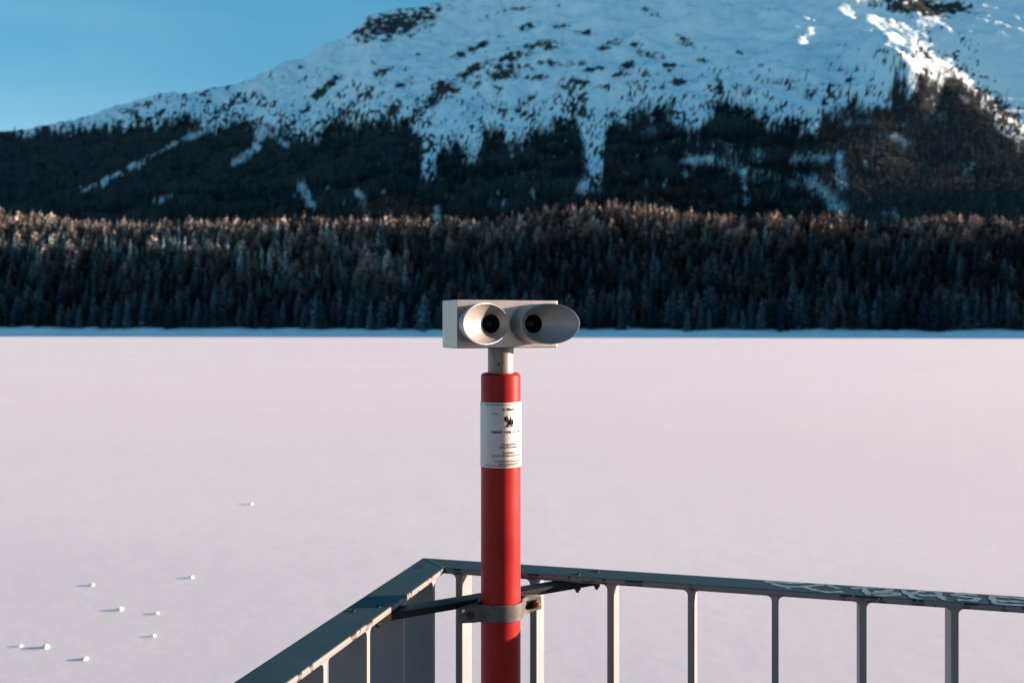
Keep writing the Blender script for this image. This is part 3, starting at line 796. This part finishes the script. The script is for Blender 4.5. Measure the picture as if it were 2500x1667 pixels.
for sx in (-1, 1):
    mt = M['brass'] if sx > 0 else M['bolt']
    c = fb(sx*0.0555, 0.0052, ZC)
    bm = bmesh.new()
    if sx > 0:
        # square dark slot plate, threaded end and nut
        box(bm, fb, 0.0425, 0.062, 0.0053, 0.0060, ZC-0.0075, ZC+0.0065)
        link('slot', bm_mesh('slot', bm), M['black'], br)
        bm = bmesh.new()
        lathe(bm, [(0.0055, 0), (0.0055, 0.005)], fb(0.0585, 0.0061, ZC), axis=bn, seg=6, capA=True, capB=True)
        lathe(bm, [(0.0034, 0), (0.0034, 0.009), (0.0026, 0.0105)], fb(0.0585, 0.0061, ZC), axis=bn, seg=16, capA=True, capB=True)
    else:
        lathe(bm, [(0.0052, 0), (0.0052, 0.003), (0.003, 0.0045)], c, axis=bn, seg=20, capA=True, capB=True)
    bevel(link('clamp_bolt', bm_mesh('clamp_bolt', bm), mt, br), 0.0004, 1)
    bm = bmesh.new(); lathe(bm, [(0.0055, 0), (0.0055, 0.005)], fb(sx*0.0555, -0.0055, ZC), axis=-bn, seg=6, capA=True, capB=True)
    link('clamp_nut', bm_mesh('clamp_nut', bm), M['bolt'], br)
for (hx, hz_) in ((-0.555, 3.466), (-0.475, 3.519), (0.2612, 3.975), (0.342, 4.02)):
    p = Vector((hx*H, hz_*H, 0))
    bm = bmesh.new()
    lathe(bm, [(0.0044, 0.0002), (0.0043, 0.0012), (0.0030, 0.0018), (0.0024, 0.0018), (0.0022, 0.0006)], p+up*ZR, seg=24, capA=True, capB=True)
    lathe(bm, [(0.0055, 0), (0.0055, -0.005)], p+up*(zt-tb), seg=6, capA=True, capB=True)
    lathe(bm, [(0.0030, 0), (0.0030, -0.009)], p+up*(zt-tb), seg=12, capA=True, capB=True)
    link('rail_bolt', bm_mesh('rail_bolt', bm), M['bolt'], br)

# ------------------------------------------------------------------ the viewer
TH = R(22.43); U = Vector((math.cos(TH), math.sin(TH), 0)); NN = Vector((math.sin(TH), -math.cos(TH), 0))
Z1 = 1.4519; BW, BD, BH = 0.1114*Z1, 0.0458*Z1, 0.07045
FLc = Vector((-0.05535*Z1, Z1, 0)); FC = FLc + U*(BW/2) + up*(CAMZ-0.0003)
vw = empty('stereo_viewer', (PC.x, PC.y, FLOOR)); tag(vw, 'silver binocular viewer with two flared eyecups on a red post', 'viewer')
def fv(u, v, n_): return FC + U*u + up*v + NN*n_
bm = bmesh.new(); lathe(bm, [(PR, FLOOR), (PR, 6.4253-0.0034), (PR-0.0036, 6.4253), (0.010, 6.4253)], (PC.x, PC.y, 0), seg=96)
link('post', bm_mesh('post', bm, True, R(30)), M['red'], vw)
bm = bmesh.new(); lathe(bm, [(0.075, FLOOR), (0.075, FLOOR+0.010), (0.073, FLOOR+0.012), (0.02, FLOOR+0.012)], (PC.x, PC.y, 0), seg=48)
link('base_plate', bm_mesh('base_plate', bm, True, R(30)), M['red'], vw)
bm = bmesh.new(); lathe(bm, [(0.0196, 6.42), (0.0196, 6.47)], (PC.x, PC.y, 0), seg=72)
nk = link('neck', bm_mesh('neck', bm, True), M['neck'], vw)
bm = bmesh.new()
ang = R(-7)
sc = Vector((PC.x+0.0196*math.sin(ang), PC.y-0.0196*math.cos(ang), CAMZ-(889.6-HZ)*1.494/F))
lathe(bm, [(0.0016, -0.0005), (0.0016, 0.0006)], sc, axis=(math.sin(ang), -math.cos(ang), 0), seg=12, capA=True, capB=True)
link('set_screw', bm_mesh('set_screw', bm), M['black'], nk)
bm = bmesh.new()
# housing: thin shell ends wrap around the front plate
box(bm, fv, -BW/2, BW/2, -BH/2, BH/2, -BD, 0.0)
hs = bevel(link('housing', bm_mesh('housing', bm), M['silver'], vw), 0.0007, 2)
bm = bmesh.new(); box(bm, fv, -BW/2+0.0009, BW/2-0.0009, -BH/2-0.0007, -BH/2-0.00005, -BD+0.001, -0.0012)
link('bottom_lid', bm_mesh('bottom_lid', bm), M['iron'], hs)

def scr(zx): return (1050+zx/5.88-1250)/F
def solve(rl, rr, u_free=True):
    """mirror pair (-a, n), (+a, n) from their two horizontal directions"""
    c, s = math.cos(TH), math.sin(TH)
    A = np.array([[-(c-rl*s), s+rl*c], [(c-rr*s), s+rr*c]]); B = np.array([rl*FC.y-FC.x, rr*FC.y-FC.x])
    a_, n_ = np.linalg.solve(A, B); return a_, n_
aA, nA = solve(scr(468), scr(2150)); aB, nB = solve(scr(1130), scr(1295)); aH, nH = solve(scr(875), scr(1485))
def u_at(r): 
    c, s = math.cos(TH), math.sin(TH); return (r*FC.y-FC.x)/(c-r*s)
uo = -u_at(scr(408)); ui = u_at(scr(1150))
RH = 0.0139; BV = 0.0300
uo = min(uo, BW/2-0.0012)
def cup(sg):
    seg = 96; lip = 0.0011
    bm = bmesh.new(); rings = []
    bc, bh = (uo+ui)/2, (uo-ui)/2
    oc, oh, on, os_ = (aA+aB)/2, (aA-aB)/2, (nA+nB)/2, (nA-nB)/2
    def ring(fn): rings.append([bm.verts.new(fn(math.cos(2*math.pi*k/seg), math.sin(2*math.pi*k/seg))) for k in range(seg)])
    ring(lambda x, y: fv(sg*(bc+bh*x), BV*0.985*y, 0.0004))
    for f in np.linspace(0.12, 0.985, 10):
        g = f**1.05
        ring(lambda x, y: fv(sg*((bc*(1-g)+oc*g)+(bh*(1-g)+oh*g)*x), BV*(0.985+0.015*f)*y, (on*f+os_*x*f)))
    ring(lambda x, y: fv(sg*(oc+oh*x), BV*y, on+os_*x-0.0003))
    ring(lambda x, y: fv(sg*(oc+(oh-0.0003)*x), (BV-0.0003)*y, on+os_*x+0.0001))
    ring(lambda x, y: fv(sg*(oc+(oh-lip)*x), (BV-lip)*y, on+os_*x+0.0001))
    ring(lambda x, y: fv(sg*(oc+(oh-lip-0.0003)*x), (BV-lip-0.0003)*y, on+os_*x-0.0004))
    for f in np.linspace(0.1, 1, 12):
        ring(lambda x, y: fv(sg*((oc*(1-f)+aH*f)+((oh-lip-.0003)*(1-f)+RH*f)*x), ((BV-lip-.0003)*(1-f)+RH*f)*y*(1+0.05*math.sin(math.pi*f)), (on+os_*x-0.0004)*(1-f)+nH*f))
    for A, B in zip(rings[:-1], rings[1:]):
        for k in range(seg): bm.faces.new((A[k], A[(k+1) % seg], B[(k+1) % seg], B[k]))
    o = link('eyecup', bm_mesh('eyecup', bm, True, R(38)), M['cup'], vw)
    bm = bmesh.new()
    lathe(bm, [(RH+0.0001, -0.0002), (RH-0.0004, -0.0004), (RH-0.0006, -0.010), (RH-0.0030, -0.0102), (RH-0.0032, -0.012)], fv(sg*aH, 0, nH), axis=NN, seg=64)
    e = link('eye_tube', bm_mesh('eye_tube', bm, True, R(30)), M['black'], o)
    bm = bmesh.new()
    rr = RH-0.0031
    lathe(bm, [(0.0003, -0.0080), (rr*0.35, -0.0083), (rr*0.7, -0.0095), (rr, -0.0115)], fv(sg*aH, 0, nH), axis=NN, seg=48, capA=True)
    link('lens', bm_mesh('lens', bm, True), M['lens'], o)
cup(-1); cup(1)

# information band with its printing
rb = PR+0.0010
z_top = CAMZ-(983-HZ)*1.4835/F; z_bot = CAMZ-(1142.5-HZ)*1.4835/F
bm = bmesh.new(); lathe(bm, [(PR, z_bot), (rb-0.0002, z_bot-0.0001), (rb, z_bot+0.0003), (rb, z_top-0.0003), (rb-0.0002, z_top+0.0001), (PR, z_top)], (PC.x, PC.y, 0), seg=96)
band = link('information_band', bm_mesh('information_band', bm, True, R(40)), M['plate'], vw)
CZX = 692.0; KZ = 7.468
def zz_(zy, ax):    # height from a row of the enlarged view at angle ax on the band
    yy = 960+zy/KZ; dist = PC.y-rb*math.cos(ax); return CAMZ-(yy-HZ)*dist/F
def wrap(ax, z, lift=0.00025):
    return Vector((PC.x+(rb+lift)*math.sin(ax), PC.y-(rb+lift)*math.cos(ax), z))
def ang_of(zx): return math.asin(max(-0.985, min(0.985, (zx-CZX)/377.0)))
AC = R(25.2)
def letters(txt, zy_base, size_px, width_deg, parent, mat, bold=0.0, center=AC, name='lettering'):
    cu = bpy.data.curves.new('text', 'FONT'); cu.body = txt; cu.size = 1; cu.align_x = 'CENTER'; cu.offset = bold*1.7; cu.resolution_u = 3
    ob = bpy.data.objects.new('text', cu); COL.objects.link(ob)
    bpy.context.view_layer.update()
    dg = bpy.context.evaluated_depsgraph_get(); me = bpy.data.meshes.new_from_object(ob.evaluated_get(dg))
    bpy.data.objects.remove(ob); bpy.data.curves.remove(cu)
    xs_ = [v.co.x for v in me.vertices]; w = max(xs_)-min(xs_)
    k = R(width_deg)/w; zb = zz_(zy_base, center)
    hs_ = size_px/KZ*1.4835/F
    bm = bmesh.new(); bm.from_mesh(me)
    bmesh.ops.subdivide_edges(bm, edges=[e for e in bm.edges if e.calc_length() > 0.15], cuts=1)
    bmesh.ops.triangulate(bm, faces=bm.faces)
    for v in bm.verts: v.co = wrap(center + v.co.x*k, zb + v.co.y*hs_/0.72)
    bm.to_mesh(me); bm.free(); me.name = name
    return link(name, me, mat, parent)
letters('St. Moritz', 312, 46, 43, band, M['ink'], 0.018)
letters('match race', 727, 55, 56, band, M['ink'], 0.020, center=R(2.2))
letters('viewer', 708, 52, 41, band, M['shine_scratch'], 0.006, center=R(56))  # greyer than the other print: shine on the band put into the colour
letters('Concept & Photo', 945, 34, 47, band, M['ink'], 0.016)
letters('Daniel Zimmermann', 996, 34, 56, band, M['ink'], 0.016)
letters('Installation:', 1097, 33, 37, band, M['ink'], 0.016)
letters('Kur-und Verkehrsverein St. Moritz', 1148, 32, 98, band, M['ink'], 0.016)
letters('www.danielzimmermann.org', 1247, 30, 82, band, M['ink'], 0.016)
letters('www. stereoviewer.ch', 1298, 30, 62, band, M['ink'], 0.016)
def poly_on_band(polys, name, parent, mat, lift=0.0003):
    bm = bmesh.new()
    for pl_ in polys:
        vs_ = [bm.verts.new(wrap(ang_of(x), zz_(y, ang_of(x)), lift)) for x, y in pl_]
        bm.faces.new(vs_)
    bmesh.ops.triangulate(bm, faces=bm.faces)
    return link(name, bm_mesh(name, bm), mat, parent)
def arc(cx, cy, rx, ry, a0_, a1_, n_=14): return [(cx+rx*math.cos(R(t)), cy+ry*math.sin(R(t))) for t in np.linspace(a0_, a1_, n_)]
poly_on_band([arc(800, 470, 48, 55, 80, 285) + [(798, 420), (794, 530)],
              [(806, 385), (812, 385), (818, 540), (806, 525)], [(814, 425), (830, 445), (840, 500), (832, 525), (818, 535)],
              [(845, 500), (862, 470), (872, 430), (876, 418), (880, 440), (884, 580), (820, 585), (805, 575)],
              [(893, 470)] + arc(885, 525, 40, 58, -60, 75) + [(890, 590)],
              [(800, 580), (915, 590), (925, 598), (915, 610), (880, 612), (800, 608), (770, 612), (760, 606)],
              [(755, 632), (790, 622), (850, 616), (800, 612), (775, 618)]], 'sailing_emblem', band, M['ink'])
poly_on_band([[(530, 365), (560, 362), (620, 368), (660, 385), (600, 388), (565, 378)], [(565, 428), (600, 432), (630, 438), (600, 439)]], 'scratch_mark', band, M['shine_scratch'])
bl = []
for z0, z1 in ((206, 216), (1318, 1328)):
    an = np.linspace(R(-48), R(75), 24)
    bl.append((an, z0, z1))
bm = bmesh.new()
for an, z0, z1 in bl:
    za, zb = zz_(z0, R(0)), zz_(z1, R(0)); pv = None
    for x in an:
        vv = (bm.verts.new(wrap(x, za)), bm.verts.new(wrap(x, zb)))
        if pv: bm.faces.new((pv[0], vv[0], vv[1], pv[1]))
        pv = vv
link('border_line', bm_mesh('border_line', bm), M['ink'], band)
